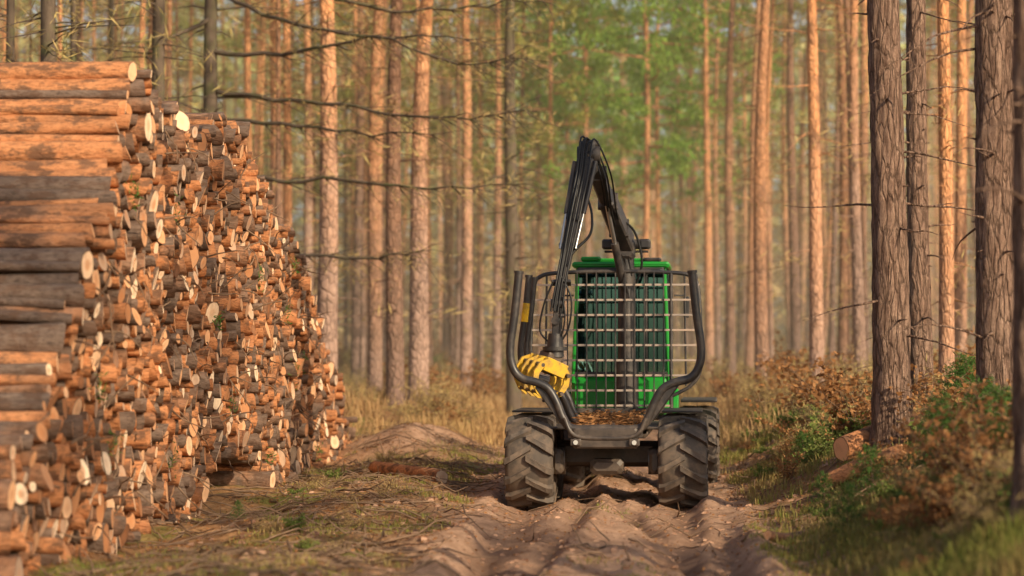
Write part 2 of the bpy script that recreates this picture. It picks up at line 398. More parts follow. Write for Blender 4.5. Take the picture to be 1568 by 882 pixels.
loose('fallen_log', (4.15, 32.4, gz(4.15, 32.4)+.16), (5.2, 32.1, gz(5.2, 32.1)+.14), .12, (.5, .4))
loose('fallen_log', (2.9, 27.5, gz(2.9, 27.5)+.05), (3.4, 28.1, gz(3.4, 28.1)+.05), .055, (.5, .6))

# ------------------------------------------------------------------ trees
def pine_mesh(name, seed, H=27, cs=14, nb=26, clump=17, base_r=.17, twig=44, bark=0, need=None, droop=0.1, cl=2.8):
    random.seed(seed); mb = MB(); need = need or M_need
    R = 26; pts = []; rad = []; a1 = random.uniform(0, 6); amp = random.uniform(.05, .30)
    for i in range(R+1):
        t = i/R; z = -.4+(H+.4)*t
        pts.append((amp*math.sin(a1+t*5)*t*1.5, amp*math.cos(a1*2+t*4)*t*1.5, z))
        rad.append(base_r*((1-t)**.75*.93+.07)*(1.25 if i == 0 else 1))
    mb.tube(pts, rad, 10, 0, False)
    def at(z):
        t = min(max((z+.4)/(H+.4), 0), 1)*R; i = min(int(t), R-1); f = t-i
        return Vector(pts[i]).lerp(Vector(pts[i+1]), f)
    for k in range(twig):
        z = random.uniform(2.0, cs+1); c = at(z); a = random.uniform(0, 2*pi); L = random.uniform(.4, 1.1)+max(0, z-4)*.15*random.random()
        p = c.copy(); d = Vector((math.cos(a), math.sin(a), random.uniform(-.25, .35))); pp = [p]
        for j in range(4):
            p = p+d*L/4; d = (d+Vector((random.gauss(0, .15), random.gauss(0, .15), random.gauss(-.04, .15)))).normalized(); pp.append(p)
        mb.tube(pp, [.024, .018, .013, .009, .005], 3, 0, False)
        if L > .8:
            C = np.array([tuple(pp[1+random.randrange(4)]) for _ in range(12)])+rng.normal(size=(12, 3))*.18; mb.cards(C, .36, .026, 2)
    for k in range(nb):
        t = (k+.5)/nb; z = cs+(H-cs)*t**.9; c = at(z); a = k*2.4+random.uniform(-.4, .4)
        L = (cl*(1-t)**.6+.5)*random.uniform(.55, 1.1); e = .15+.7*t
        p = c.copy(); d = Vector((math.cos(a), math.sin(a), e-droop)).normalized(); pp = [p]
        for j in range(4):
            p = p+d*L/4; d = (d+Vector((random.gauss(0, .2), random.gauss(0, .2), random.gauss(.02, .15)))).normalized(); pp.append(p)
        mb.tube(pp, [.05, .04, .03, .02, .01], 4, 0, False)
        for j in range(2, 5):
            for q in range(2):
                cc = pp[j]+Vector((random.gauss(0, .3), random.gauss(0, .3), random.gauss(.1, .15)))
                C = np.array(cc)+rng.normal(size=(clump, 3))*np.array([.26, .26, .15])
                tn = np.clip(rng.random((clump, 3))*.5+random.random()*.5, 0, 1); mb.cards(C, .36, .12, 1, tn)
    return mb.mesh(name, [M_bark if bark == 0 else M_dark, need, M_tan])
PV = [pine_mesh('pine_tree_mesh%d' % i, 10+i, H=random.Random(i).uniform(22, 26), cs=random.Random(i+50).uniform(13, 16), nb=20, clump=14) for i in range(5)]
PVn = [pine_mesh('tall_pine_mesh%d' % i, 30+i, H=21, cs=17, nb=9, clump=9, cl=1.6) for i in range(5)]
PVg = [pine_mesh('green_pine_mesh%d' % i, 40+i, H=22, cs=8, nb=36, clump=20, need=M_needg, droop=.25, cl=3.4) for i in range(2)]
PVy = [pine_mesh('olive_pine_mesh%d' % i, 50+i, H=22, cs=8, nb=30, clump=14, need=M_need, droop=.25, twig=60, cl=3.4) for i in range(2)]
PVt = [pine_mesh('larch_mesh%d' % i, 60+i, H=21, cs=16, nb=8, clump=8, cl=1.6, twig=80, base_r=.15) for i in range(2)]
placed = []
def put(name, mesh, x, y, dia, lean=(0, 0), parent=None, base=.34):
    s = dia/base; sz = random.uniform(.95, 1.08)
    placed.append((x, y))
    return mkobj(name, mesh, parent, (x, y, gz(x, y)), (lean[0], lean[1], random.uniform(0, 6.28)) if not any(lean) else (lean[0], lean[1], 0), (max(s, .6), max(s, .6), sz) if s < 1.6 else (s, s, 1))
def hero_tree(x, y, dia, seed, top=22):
    random.seed(seed); mb = MB(); n = 44; R = 190; vs = []; g = gz(x, y)
    zs = [-.6+(11.6)*(i/R) for i in range(R+1)]+[11+(top-11)*k/10 for k in range(1, 11)]
    ax = random.uniform(-.012, .012); ay = random.uniform(-.01, .01)
    for z in zs:
        r = dia/2*(1-.75*max(z, 0)/top)*(1+.28*math.exp(-max(z, 0)/.35))
        for k in range(n):
            t = 2*pi*k/n; rr = r
            if z < 11.2:
                q = Vector((math.cos(t)*r*11, math.sin(t)*r*11, z*2.2+seed)); rr = r+.020*noise.noise(q)+.014*noise.noise(q*2.7)
            vs.append((ax*z+rr*math.cos(t)+.05*math.sin(z*.35+seed), ay*z+rr*math.sin(t), z))
    m = len(zs); mb.add(vs, [[i*n+k, i*n+(k+1) % n, (i+1)*n+(k+1) % n, (i+1)*n+k] for i in range(m-1) for k in range(n)], 0, True)
    for k in range(50):
        z = random.uniform(1.5, 12); a = random.uniform(0, 6.28); L = random.choice([.1, .15, .3, .5, .9, 1.3, 1.6]); r0 = dia/2*(1-.75*z/top)*.9
        p = Vector((ax*z+r0*math.cos(a)+.05*math.sin(z*.35+seed), ay*z+r0*math.sin(a), z)); d = Vector((math.cos(a), math.sin(a), random.uniform(-.3, .3))); pp = [p]
        for j in range(5):
            p = p+d*L/5; d = (d+Vector((random.gauss(0, .12), random.gauss(0, .12), random.gauss(-.05, .1)))).normalized(); pp.append(p)
        mb.tube(pp, [.02, .017, .013, .01, .007, .004], 5, 0, False)
    for k in range(14):
        t = k/14; z = 15+(top-15)*t; a = k*2.4; L = 2.2*(1-t)+.6
        c0 = Vector((ax*z, ay*z, z)); c1 = c0+Vector((math.cos(a)*L, math.sin(a)*L, .6)); mb.tube([c0, c1], [.05, .015], 4, 0, False)
        for j in range(4):
            C = np.array(c0.lerp(c1, .3+.7*random.random()))+np.array([random.gauss(0, .3), random.gauss(0, .3), 0])+rng.normal(size=(14, 3))*np.array([.3, .3, .17]); mb.cards(C, .36, .1, 1)
    o = mb.obj('pine_tree', [M_hero, M_need]); o.location = (x, y, g); placed.append((x, y))
hero_tree(PX(1361, 34), 34, .55, 1); hero_tree(PX(1523, 31.5), 31.5, .60, 2); hero_tree(PX(1412, 41), 41, .42, 3); hero_tree(PX(1592, 20.5), 20.5, .36, 4)
DV = pine_mesh('mossy_spruce_mesh', 99, H=21, cs=16, nb=12, clump=10, cl=1.8, twig=110, bark=1)
for (px, Yd, w, ln, kind) in [(75, 44, 33, (0, 0), 'd'), (115, 56, 16, (0, 0), 'd'), (240, 52, 29, (0, 0), 'd'), (15, 50, 20, (0, 0), 'd'), (172, 70, 14, (0, 0), 'd'),
    (500, 60, 36, (0, -.003), 'p'), (470, 78, 18, (0, 0), 'p'), (575, 68, 24, (0, .01), 'p'), (606, 62, 30, (0, 0), 'p'), (641, 64, 34, (0, .028), 'p'), (545, 82, 18, (0, .01), 'p'),
    (713, 74, 20, (0, 0), 'p'), (787, 66, 26, (0, 0), 'd'), (760, 84, 15, (0, 0), 'p'), (425, 72, 22, (0, 0), 'p'), (395, 84, 16, (0, 0), 'p'),
    (1168, 70, 24, (0, 0), 'p'), (1250, 62, 24, (0, 0), 'p'), (1218, 84, 18, (0, 0), 'p'), (1290, 74, 20, (0, 0), 'p'), (1318, 66, 20, (0, -.01), 'p'), (1120, 86, 16, (0, 0), 'p'),
    (1448, 50, 26, (0, 0), 'p'), (1470, 66, 22, (0, 0), 'p'), (1562, 48, 24, (0, 0), 'p'), (1085, 88, 14, (0, 0), 'p')]:
    x = PX(px, Yd)
    if kind == 'd': put('mossy_spruce_tree', DV, x, Yd, w/F*Yd)
    else: put('pine_tree', random.choice(PVn), x, Yd, w/F*Yd, ln)
# larch with long bare limbs reaching over the track
mb = MB(); random.seed(5); lx, ly = PX(322, 58), 58.0; g = gz(lx, ly)
mb.tube([(0, 0, -.5), (.03, 0, 4), (-.02, 0, 9), (.05, 0, 15), (0, 0, 23)], [.24, .19, .16, .12, .03], 14, 0, False)
for pts_ in [[(335, 75), (430, 82), (540, 62), (640, 52), (735, 60)], [(335, 138), (420, 152), (520, 158), (620, 178), (720, 180), (800, 168)],
                  [(335, 178), (430, 190), (540, 203), (660, 206)], [(335, 268), (430, 275), (560, 280), (660, 290), (785, 282)],
                  [(335, -15), (400, 20), (500, 45), (600, 62), (700, 96), (800, 88)], [(335, 380), (440, 388), (560, 396), (640, 385)], [(335, 30), (250, 60), (120, 75)],
                  [(335, -60), (450, -20), (600, 18), (720, 10), (830, 0)]]:
    P = []; yy = ly
    for k, (a, b) in enumerate(pts_):
        yy = ly-k*1.1 if k else ly
        P.append(Vector((PX(a, yy)-lx, yy-ly, PZ(b, yy)-g)))
    P[0] = Vector((0, 0, P[0].z)); Q = []
    for k in range(len(P)-1):
        for j in range(4): Q.append(P[k].lerp(P[k+1], j/4)+Vector((0, random.gauss(0, .03), random.gauss(0, .035))))
    Q.append(P[-1]); mb.tube(Q, [.055*(1-k/len(Q))+.008 for k in range(len(Q))], 5, 0, False)
    for k in range(3, len(Q)):
        for j in range(4):
            d = Vector((random.uniform(.2, 1), random.uniform(-1, .7), random.uniform(-.6, .2))).normalized(); L = random.uniform(.3, 1.3); p = Q[k]; pp = [p]
            for q in range(4): p = p+d*L/4; d = (d+Vector((0, random.gauss(0, .2), random.gauss(-.05, .15)))).normalized(); pp.append(p)
            mb.tube(pp, [.014, .011, .008, .006, .004], 3, 0, False)
            C = np.array([tuple(pp[1+random.randrange(4)]) for _ in range(7)])+rng.normal(size=(7, 3))*.10; mb.cards(C, .16, .016, 1)
for k in range(50):
    z = random.uniform(3, 20); a = random.uniform(0, 6.28); L = random.uniform(.5, 2.5); c0 = Vector((0, 0, z)); c1 = c0+Vector((math.cos(a)*L, math.sin(a)*L, random.uniform(-.5, .2)))
    mb.tube([c0, c0.lerp(c1, .5)+Vector((0, 0, .08)), c1], [.03, .02, .006], 4, 0, False)
o = mb.obj('larch_tree', [M_dark, M_tan]); o.location = (lx, ly, g)
# forest fill
forest = bpy.data.objects.new('distant_forest', None); sc.collection.objects.link(forest)
for (px, Yd) in [(900, 96), (1010, 100), (865, 106), (1060, 112), (950, 122), (1100, 98), (825, 100), (985, 88)]:
    put('pine_tree', random.choice(PVg), PX(px, Yd), Yd, .30)
for (px, Yd) in [(560, 92), (650, 98), (735, 94), (800, 98), (690, 108), (480, 100), (845, 90), (1140, 106), (400, 96), (610, 104), (530, 110)]:
    put('pine_tree', random.choice(PVy), PX(px, Yd), Yd, .26)
cnt = 0; tries = 0; random.seed(11)
while cnt < 180 and tries < 40000:
    tries += 1; Yd = 62+70*random.random()**.9; x = random.uniform(-.225*Yd-2, .225*Yd+2)
    u = x-float(road_c(Yd))
    if Yd < 120 and abs(u) < 3.6+(.03*(122-Yd)): continue
    dm = .7+1.8*random.random()
    if any((x-a)**2+(Yd-b)**2 < dm*dm for a, b in placed): continue
    dia = random.choice([random.uniform(.13, .24), random.uniform(.2, .42)]); rr = random.random()
    if Yd > 88:
        mm = random.choice(PVt) if (rr < .22 and x < 0) else (random.choice(PV) if rr > .55 else random.choice(PVn)); put('distant_pine', mm, x, Yd, dia, (random.gauss(0, .015), random.gauss(0, .028)), forest)
    else: put('larch_tree' if (x < 0 and rr < .25) else 'pine_tree', random.choice(PVt) if (x < 0 and rr < .25) else random.choice(PVn), x, Yd, dia, (random.gauss(0, .015), random.gauss(0, .028)))
    cnt += 1
print('TREES', cnt)
# trees just outside the frame, right and behind, that throw the dappled shade
for (x, y) in [(14, 12), (24, 1), (20, -4)]:
    put('pine_tree', random.choice(PV), x, y, .4)
# distant tree line beyond a gap left in the forest so sunlight reaches it
mb = MB(); n = 80000
Yb = rng.uniform(180, 215, n); Xb = rng.uniform(-68, 72, n); Zb = 34*rng.random(n)
keep = Zb < 24+10*vnoise(Xb*.18, Yb*.05, 4); Yb = Yb[keep]; Xb = Xb[keep]; Zb = Zb[keep]; n = len(Xb)
t0 = fbm(Xb*.14, Zb*.12+Yb*.1, 3, 8)
T3 = np.stack([np.clip(t0*1.6-.25+rng.normal(size=n)*.2, 0, 1), np.clip(ss(5, 20, Zb)*.9+rng.normal(size=n)*.25-.1, 0, 1),
               np.clip(ss(12, 24, Zb)*np.exp(-((Xb-9)/11)**2)*1.1+(fbm(Xb*.2, Zb*.2, 2, 18)-.5)+rng.normal(size=n)*.15, 0, 1)], 1)
mb.cards(np.stack([Xb, Yb, Zb], 1), 1.1, .65, 0, T3)
for k in range(70):
    x = random.uniform(-64, 70); y = random.uniform(174, 181); mb.tube([(x, y, 0), (x+random.gauss(0, .3), y, 24)], [.19, .1], 6, 1, False)
mb.obj('distant_tree_line', [M_dist, M_bark])
# thin morning haze between the far trunks
mb = MB(); mb.add([(a, b, c) for c in (-3, 38) for (a, b) in ((-130, 56), (130, 56), (130, 260), (-130, 260))], [[3, 2, 1, 0], [4, 5, 6, 7], [0, 1, 5, 4], [1, 2, 6, 5], [2, 3, 7, 6], [3, 0, 4, 7]])
hz = NT('haze'); v_ = hz.N.new('ShaderNodeVolumeScatter'); v_.inputs['Density'].default_value = .0030; v_.inputs['Color'].default_value = (1, .86, .60, 1); v_.inputs['Anisotropy'].default_value = -.15
hz.L.new(v_.outputs[0], hz.out.inputs['Volume']); mb.obj('morning_haze', [hz.mat])

# ------------------------------------------------------------------ shrubs
def shrub_mesh(name, seed, h, stems, mats, leafL, leafW, per, spread=.5):
    random.seed(seed); mb = MB()
    for s_ in range(stems):
        a = random.uniform(0, 6.28); p = Vector((random.gauss(0, .08), random.gauss(0, .08), -.05)); d = Vector((math.cos(a)*spread, math.sin(a)*spread, 1)).normalized(); L = h*random.uniform(.55, 1.1); pp = [p]
        for j in range(6): p = p+d*L/6; d = (d+Vector((random.gauss(0, .2), random.gauss(0, .2), random.gauss(-.08, .12)))).normalized(); pp.append(p)
        mb.tube(pp, [.012, .01, .009, .007, .005, .004, .003], 4, 0, False)
        for j in range(1, 7):
            for q in range(2):
                p2 = pp[j]; d2 = Vector((random.gauss(0, 1), random.gauss(0, 1), random.uniform(-.1, .7))).normalized(); L2 = L*.28*random.uniform(.5, 1.2)
                e = p2+d2*L2; mb.tube([p2, p2.lerp(e, .5)+Vector((0, 0, .02)), e], [.006, .004, .002], 3, 0, False)
                C = np.array([tuple(p2.lerp(e, random.uniform(.3, 1.1))) for _ in range(per)])+rng.normal(size=(per, 3))*.035; mb.cards(C, leafL, leafW, 1)
    return mb.mesh(name, mats)
def sapling_mesh(name, seed):
    random.seed(seed); mb = MB(); mb.tube([(0, 0, -.05), (.01, 0, .5), (0, .02, 1.1)], [.018, .012, .005], 6, 0, False)
    for k in range(34):
        t = k/34; z = .1+.95*t; a = k*2.4; L = .45*(1-t)**.8+.08; c0 = Vector((0, 0, z)); c1 = c0+Vector((math.cos(a)*L, math.sin(a)*L, .10)); mb.tube([c0, c1], [.006, .003], 3, 0, False)
        C = np.array([tuple(c0.lerp(c1, random.uniform(.15, 1.05))) for _ in range(60)])+rng.normal(size=(60, 3))*.03; mb.cards(C, .09, .011, 1)
    return mb.mesh(name, [M_twig, M_sap])
SB = [shrub_mesh('beech_mesh%d' % i, 200+i, 1.15, 9, [M_twig, M_brown], .095, .055, 6) for i in range(4)]
SG = [shrub_mesh('bramble_mesh%d' % i, 220+i, .60, 14, [M_twig, M_greenl], .085, .05, 8, .9) for i in range(3)]
ST = [shrub_mesh('bare_mesh%d' % i, 240+i, 1.0, 14, [M_twig, M_tan], .12, .014, 5, .7) for i in range(3)]
SP = [sapling_mesh('sapling_mesh%d' % i, 260+i) for i in range(2)]
random.seed(77)
def shrub(kind, x, y, s):
    nm, L = {'b': ('beech_shrub', SB), 'g': ('bramble_bush', SG), 't': ('dry_shrub', ST), 'p': ('pine_sapling', SP)}[kind]
    mkobj(nm, random.choice(L), None, (x, y, gz(x, y)), (random.gauss(0, .1), random.gauss(0, .1), random.uniform(0, 6.28)), (s, s, s*random.uniform(.8, 1.1)))
for k in range(310):
    y = random.uniform(20, 60); lo = float(road_c(y))+2.4+.5*random.random(); hi = .225*y+1; x = random.uniform(lo, max(hi, lo+1)); u = x-float(road_c(y))
    if abs(x-4.7) < 1.0 and abs(y-32.5) < 3.0: continue
    r = random.random(); kind = 'g' if r < .46 else ('b' if r < .70 else 't')
    s = random.uniform(.45, .9)*(1+.35*(u > 3.6))
    if y < 27: s *= .75
    if u < 3.2: s *= .6
    shrub(kind, x, y, s)
for (x, y, s) in [(5.9, 30.5, 1.0), (5.3, 30.0, .8), (4.3, 28.8, .7), (6.5, 34, 1.2), (4.7, 26.2, .8), (3.6, 26, .5), (5.6, 27.4, 1.0), (6.9, 38, 1.1), (4.6, 38, .6), (-3.4, 30, .25), (4.9, 24.4, .7), (4.2, 23.6, .55), (3.9, 30.2, .5)]: shrub('p', x, y, s)
for k in range(70):
    y = random.uniform(46, 85); x = float(road_c(y))+random.uniform(3, 14); shrub(random.choice('btt'), x, y, random.uniform(1.0, 1.9))
for k in range(90):
    y = random.uniform(54, 95); x = float(road_c(y))-random.uniform(2.6, 16); shrub(random.choice('ttb'), x, y, random.uniform(.6, 1.3))
for k in range(60):
    y = random.uniform(95, 150); x = random.uniform(-.22*y, .24*y); shrub(random.choice('tbg'), x, y, random.uniform(1.2, 2.6))
for k in range(18):
    y = random.uniform(24, 50); x = float(road_c(y))-random.uniform(2.9, 5.0); shrub(random.choice('tgt'), x, y, random.uniform(.2, .4))

# ------------------------------------------------------------------ grass and litter
def blades(n_t, ymin, ymax, ul, uh, hgt, green, per=10, w=.008, rad=.07, thr=.43):
    y = ymin+(ymax-ymin)*rng.random(n_t)**1.0; u = rng.uniform(ul, uh, n_t); x = road_c(y)+u
    k = fbm(x*.8, y*.8, 3, 21)+rng.normal(size=n_t)*.04 > thr; x = x[k]; y = y[k]; n_t = len(x)
    X_ = np.repeat(x, per)+rng.normal(size=n_t*per)*rad; Y_ = np.repeat(y, per)+rng.normal(size=n_t*per)*rad; n = len(X_)
    Zg = ground(X_, Y_)-.015; h = hgt*rng.uniform(.4, 1.2, n); a = rng.uniform(0, 6.28, n); ln = rng.uniform(.1, .7, n)*h
    dx = np.cos(a); dy = np.sin(a); px_ = -dy*w; py_ = dx*w
    v0 = np.stack([X_-px_, Y_-py_, Zg], 1); v1 = np.stack([X_+px_, Y_+py_, Zg], 1)
    m1 = np.stack([X_+dx*ln*.35+px_*.8, Y_+dy*ln*.35+py_*.8, Zg+h*.6], 1); m0 = np.stack([X_+dx*ln*.35-px_*.8, Y_+dy*ln*.35-py_*.8, Zg+h*.6], 1)
    t = np.stack([X_+dx*ln, Y_+dy*ln, Zg+h*rng.uniform(.8, 1, n)], 1)
    Vv = np.stack([v0, v1, m1, m0, t], 1).reshape(-1, 3); g = np.clip(np.repeat(green+.5*(fbm(x*.5, y*.5, 2, 33)-.45)*2, per)+rng.normal(size=n)*.15, 0, 1)
    T = np.repeat(np.stack([g, rng.random(n), rng.random(n)], 1), 5, 0); b = np.arange(n)*5
    Fs = np.stack([b, b+1, b+2, b+3], 1).tolist()+np.stack([b+3, b+2, b+4], 1).tolist()
    return Vv, Fs, T
mb = MB()
for args in [(3000, 22, 50, -5.4, -2.0, .11, .85, 10, .007, .07, .50), (3800, 22, 50, 2.1, 7, .18, .75, 10, .008, .07, .43), (450, 22, 48, -.5, .5, .06, .8, 10, .007, .08, .52), (2800, 52, 80, -13, -2.2, .50, .05, 12, .014, .16),
             (2200, 48, 85, 2.2, 13, .5, .12, 12, .014, .16), (1500, 80, 130, -20, 20, .8, .25, 12, .03, .3), (2600, 16, 27, 2.4, 5.5, .22, .8, 12, .006, .07, .40), (500, 22, 30, 1.7, 3.2, .10, .9, 10, .006, .08, .45)]:
    Vv, Fs, T = blades(*args); mb.add([tuple(v) for v in Vv.tolist()], Fs, 0, False, [tuple(t) for t in T.tolist()])
mb.obj('grass', [M_grass])
mb = MB(); n = 46000; y = 19+35*rng.random(n)**1.3; u = rng.uniform(-5.6, 6.5, n); k = (np.abs(u) > 1.9) | (rng.random(n) < .22); y = y[k]; u = u[k]; x = road_c(y)+u
mb.cards(np.stack([x, y, ground(x, y)+.015], 1), .055, .028, 0, flat=True)
random.seed(9)
for k in range(1500):
    y = 22+30*random.random()**1.2; u = random.uniform(-5.4, 6) if random.random() < .45 else random.uniform(-5.4, -2.2)
    if abs(u) < 1.9 and random.random() < .7: continue
    x = float(road_c(y))+u; a = random.uniform(0, 6.28); L = random.uniform(.15, 1.4); p = Vector((x, y, 0)); pp = []; d = Vector((math.cos(a), math.sin(a), 0)); lift = random.uniform(0, .28)
    for j in range(5): pp.append(Vector((p.x, p.y, gz(p.x, p.y)+.015+lift*j/4*random.random()))); p = p+d*L/4; d = (d+Vector((random.gauss(0, .2), random.gauss(0, .2), 0))).normalized()
    r = random.uniform(.004, .017); mb.tube(pp, [r, r*.9, r*.8, r*.6, r*.3], 4, 1, False)
for k in range(3000):
    y = 22+26*random.random()**1.2; u = random.uniform(-4.8, 3.5); x = float(road_c(y))+u; s = random.uniform(.010, .038)*(1 if abs(u) < 2 else 1.3); z = gz(x, y); q = []
    for c in ((-1, -1, -.3), (1, -1, -.3), (1, 1, -.3), (-1, 1, -.3), (-.6, -.6, .6), (.7, -.5, .6), (.5, .7, .6), (-.6, .6, .6)):
        q.append((x+c[0]*s*random.uniform(.6, 1.5), y+c[1]*s*random.uniform(.6, 1.5), z+c[2]*s*random.uniform(.5, 1.1)))
    mb.add(q, [[0, 1, 5, 4], [1, 2, 6, 5], [2, 3, 7, 6], [3, 0, 4, 7], [4, 5, 6, 7]], 2, False, (random.random(), random.random(), .5))
def m_clod():
    n = NT('clods'); t = n.tint(); c = n.mix(t[0], (.18, .09, .055), (.48, .29, .19)); return n.pbr(c, .95, spec=.1)
mb.obj('forest_litter', [M_brown, M_twig, m_clod()])

# ------------------------------------------------------------------ forwarder
fw = bpy.data.objects.new('forestry_forwarder', None); sc.collection.objects.link(fw)
fw.location = (1.42, 36.2, -.12); fw.rotation_euler = (0, 0, -.085)
def wheel(name, c, R=.69, W=.70, ph=0):
    mb = MB(); w = W/2; k = R/.67
    prof = [(-w*.86, .30*k), (-w*1.0, .36*k), (-w*1.03, .46*k), (-w*.98, .555*k), (-w*.8, .597*k), (0, .612*k), (w*.8, .597*k), (w*.98, .555*k), (w*1.03, .46*k), (w*1.0, .36*k), (w*.86, .30*k)]
    mb.lathe_x(prof, c, 64, 0)
    mb.lathe_x([(-w*.5, .02), (-w*.5, .24*k), (-w*.86, .27*k), (-w*.86, .31*k)], c, 32, 1); mb.lathe_x([(w*.86, .31*k), (w*.86, .27*k), (w*.5, .24*k), (w*.5, .02)], c, 32, 1)
    NL = 13
    for side in (-1, 1):
        for i in range(NL):
            a0 = 2*pi*(i+(.5 if side > 0 else 0))/NL+ph; vs = []
            for (xf, ro, ri, da, hw) in ((-.10, .672, .60, -.02, .058), (.30, .676, .60, .10, .058), (.75, .672, .58, .235, .066), (1.0, .64, .55, .30, .07), (1.06, .55, .47, .32, .06)):
                for (rr, sg) in ((ri, -1.35), (ro, -1), (ro, 1), (ri, 1.35)):
                    an = a0+da+sg*hw; vs.append((c[0]+side*w*xf, c[1]+rr*k*math.cos(an), c[2]+rr*k*math.sin(an)))
            fs = [[0, 1, 2, 3], [19, 18, 17, 16]]
            for j in range(4):
                for q in range(3): fs.append([j*4+q, j*4+q+1, (j+1)*4+q+1, (j+1)*4+q])
            mb.add(vs, fs, 0, False)
    return mb.obj(name, [M_rub, M_yel], fw)
wn = 1
for (y, dx) in ((0, 0), (1.5, .0), (5.3, .14), (6.75, .18)):
    for sx in (-1, 1): wheel('wheel_%d' % wn, (sx*1.135+dx, y, .69), ph=random.random()); wn += 1
mb = MB()
mb.box((0, .75, .78), (1.5, .42, .34), 0, .05); mb.tube([(-.8, .75, .78), (.8, .75, .78)], .2, 16, 0)
for sx in (-1, 1): mb.beam((sx*.72, -.25, .70), (sx*.72, 1.75, .70), .16, .36, mat=0, bev=.04); mb.beam((sx*.72, 5.0, .70), (sx*.72, 7.0, .70), .16, .36, mat=0, bev=.04)
mb.tube([(-.8, 0, .70), (-.62, 0, .70)], .2, 14, 0); mb.tube([(.8, 0, .70), (.62, 0, .70)], .2, 14, 0)
mb.beam((-.34, -.55, 1.08), (-.34, 4.2, 1.08), .14, .26, mat=0); mb.beam((.34, -.55, 1.08), (.34, 4.2, 1.08), .14, .26, mat=0)
mb.box((0, -.55, 1.06), (.95, .12, .30), 0, .03); mb.box((0, .3, 1.02), (.6, .8, .2), 0, .03); mb.box((0, 1.8, 1.0), (.6, .8, .25), 0, .03)
mb.box((0, 5.6, 1.1), (1.0, 3.4, .4), 0, .05); mb.box((0, 4.3, 1.0), (.6, .6, .5), 0, .06)
mb.box((0, .1, .62), (.5, .5, .22), 0, .05)
for sx in (-1, 1):
    mb.box((sx*.43, -.64, 1.0), (.16, .06, .10), 0, .02); mb.tube([(sx*.43, -.67, 1.0), (sx*.43, -.69, 1.0)], .035, 12, 1)
    mb.beam((sx*1.12, -.1, 1.44), (sx*1.12, 1.8, 1.44), .6, .03, mat=0, bev=.01)
mb.obj('chassis', [M_black, M_lamp], fw)
def smooth_path(P, k=5):
    P = [Vector(p) for p in P]; out = []
    for i in range(len(P)-1):
        p0 = P[max(i-1, 0)]; p1 = P[i]; p2 = P[i+1]; p3 = P[min(i+2, len(P)-1)]
        for j in range(k):
            t = j/k; out.append(.5*((2*p1)+(p2-p0)*t+(2*p0-5*p1+4*p2-p3)*t*t+(3*p1-p0-3*p2+p3)*t**3))
    out.append(P[-1]); return out
half = [(0, 1.20), (.48, 1.20), (.62, 1.34), (.72, 1.58), (.84, 1.78), (1.02, 1.88), (1.24, 1.94), (1.37, 2.10), (1.41, 2.38), (1.34, 2.92), (1.28, 3.50)]
for bi, (y, r) in enumerate(((-.5, .062), (1.4, .05), (2.5, .048))):
    mb = MB()
    P = [(-a, y, b) for a, b in half[::-1]]+[(a, y, b) for a, b in half[1:]]
    mb.tube(smooth_path(P), r, 12, 0)
    mb.beam((-.55, y, 1.12), (.55, y, 1.12), .14, .12, side=(0, 1, 0), mat=0)
    for sx in (-1, 1):
        mb.beam((sx*.60, y+.02, 1.28), (sx*1.0, y+.02, 1.84), .05, .12, side=(0, 1, 0), mat=0)
        if bi == 1: mb.tube([(sx*1.35, y, 2.80), (sx*1.318, y, 3.09)], r+.006, 12, 1)
        mb.tube([(sx*1.283, y, 3.49), (sx*1.28, y, 3.53)], r+.012, 12, 0)
    if bi == 0:
        mb.tube(smooth_path([(-.60, y-.09, 1.36), (-.45, y-.10, 1.10), (0, y-.10, 1.06), (.45, y-.10, 1.10), (.60, y-.09, 1.36)]), .035, 10, 0)
    mb.obj('bunk_stake_%d' % (bi+1), [M_black, M_yel], fw)
mb = MB(); C = np.stack([rng.uniform(-.5, .5, 900), rng.uniform(-.45, 3, 900), 1.24+rng.random(900)**2*.16], 1); mb.cards(C, .13, .04, 0, flat=True)
mb.beam((-.45, -.3, 1.2), (-.45, 3.0, 1.2), .8, .04, mat=1); mb.beam((.45, -.3, 1.2), (.45, 3.0, 1.2), .8, .04, mat=1); mb.obj('bunk_debris', [M_brown, M_black], fw)
# headgate
mb = MB(); gyy = 3.1
fr = smooth_path([(-1.18, gyy, 1.75), (-1.36, gyy, 2.0), (-1.38, gyy, 2.6), (-1.34, gyy, 3.35), (-1.22, gyy, 3.56), (-.88, gyy, 3.62), (0, gyy, 3.64), (.88, gyy, 3.62), (1.22, gyy, 3.56), (1.34, gyy, 3.35), (1.38, gyy, 2.6), (1.36, gyy, 2.0), (1.18, gyy, 1.75)])
mb.tube(fr, .034, 10, 1)
for sx in (-1, 1):
    mb.tube([(sx*1.18, gyy, 1.75), (sx*.88, gyy, 1.6)], .03, 8, 1); mb.tube([(sx*.90, gyy, 1.40), (sx*.90, gyy, 3.62)], .034, 10, 1)
    mb.tube([(sx*1.14, gyy, 1.78), (sx*1.12, gyy, 3.58)], .02, 6, 1)
for z in np.arange(1.46, 3.6, .245):
    e = .9 if z < 1.95 else 1.36; mb.beam((-e, gyy-.02, z), (e, gyy-.02, z), .016, .034, side=(0, 1, 0), mat=0, bev=.003)
for x in np.arange(-.78, .79, .156): mb.beam((x, gyy-.045, 1.42), (x, gyy-.045, 3.62), .022, .022, side=(1, 0, 0), mat=1, bev=.004)
mb.beam((-.92, gyy, 1.38), (.92, gyy, 1.38), .07, .09, side=(0, 1, 0), mat=1)
mb.obj('headgate', [M_grey, M_black], fw)
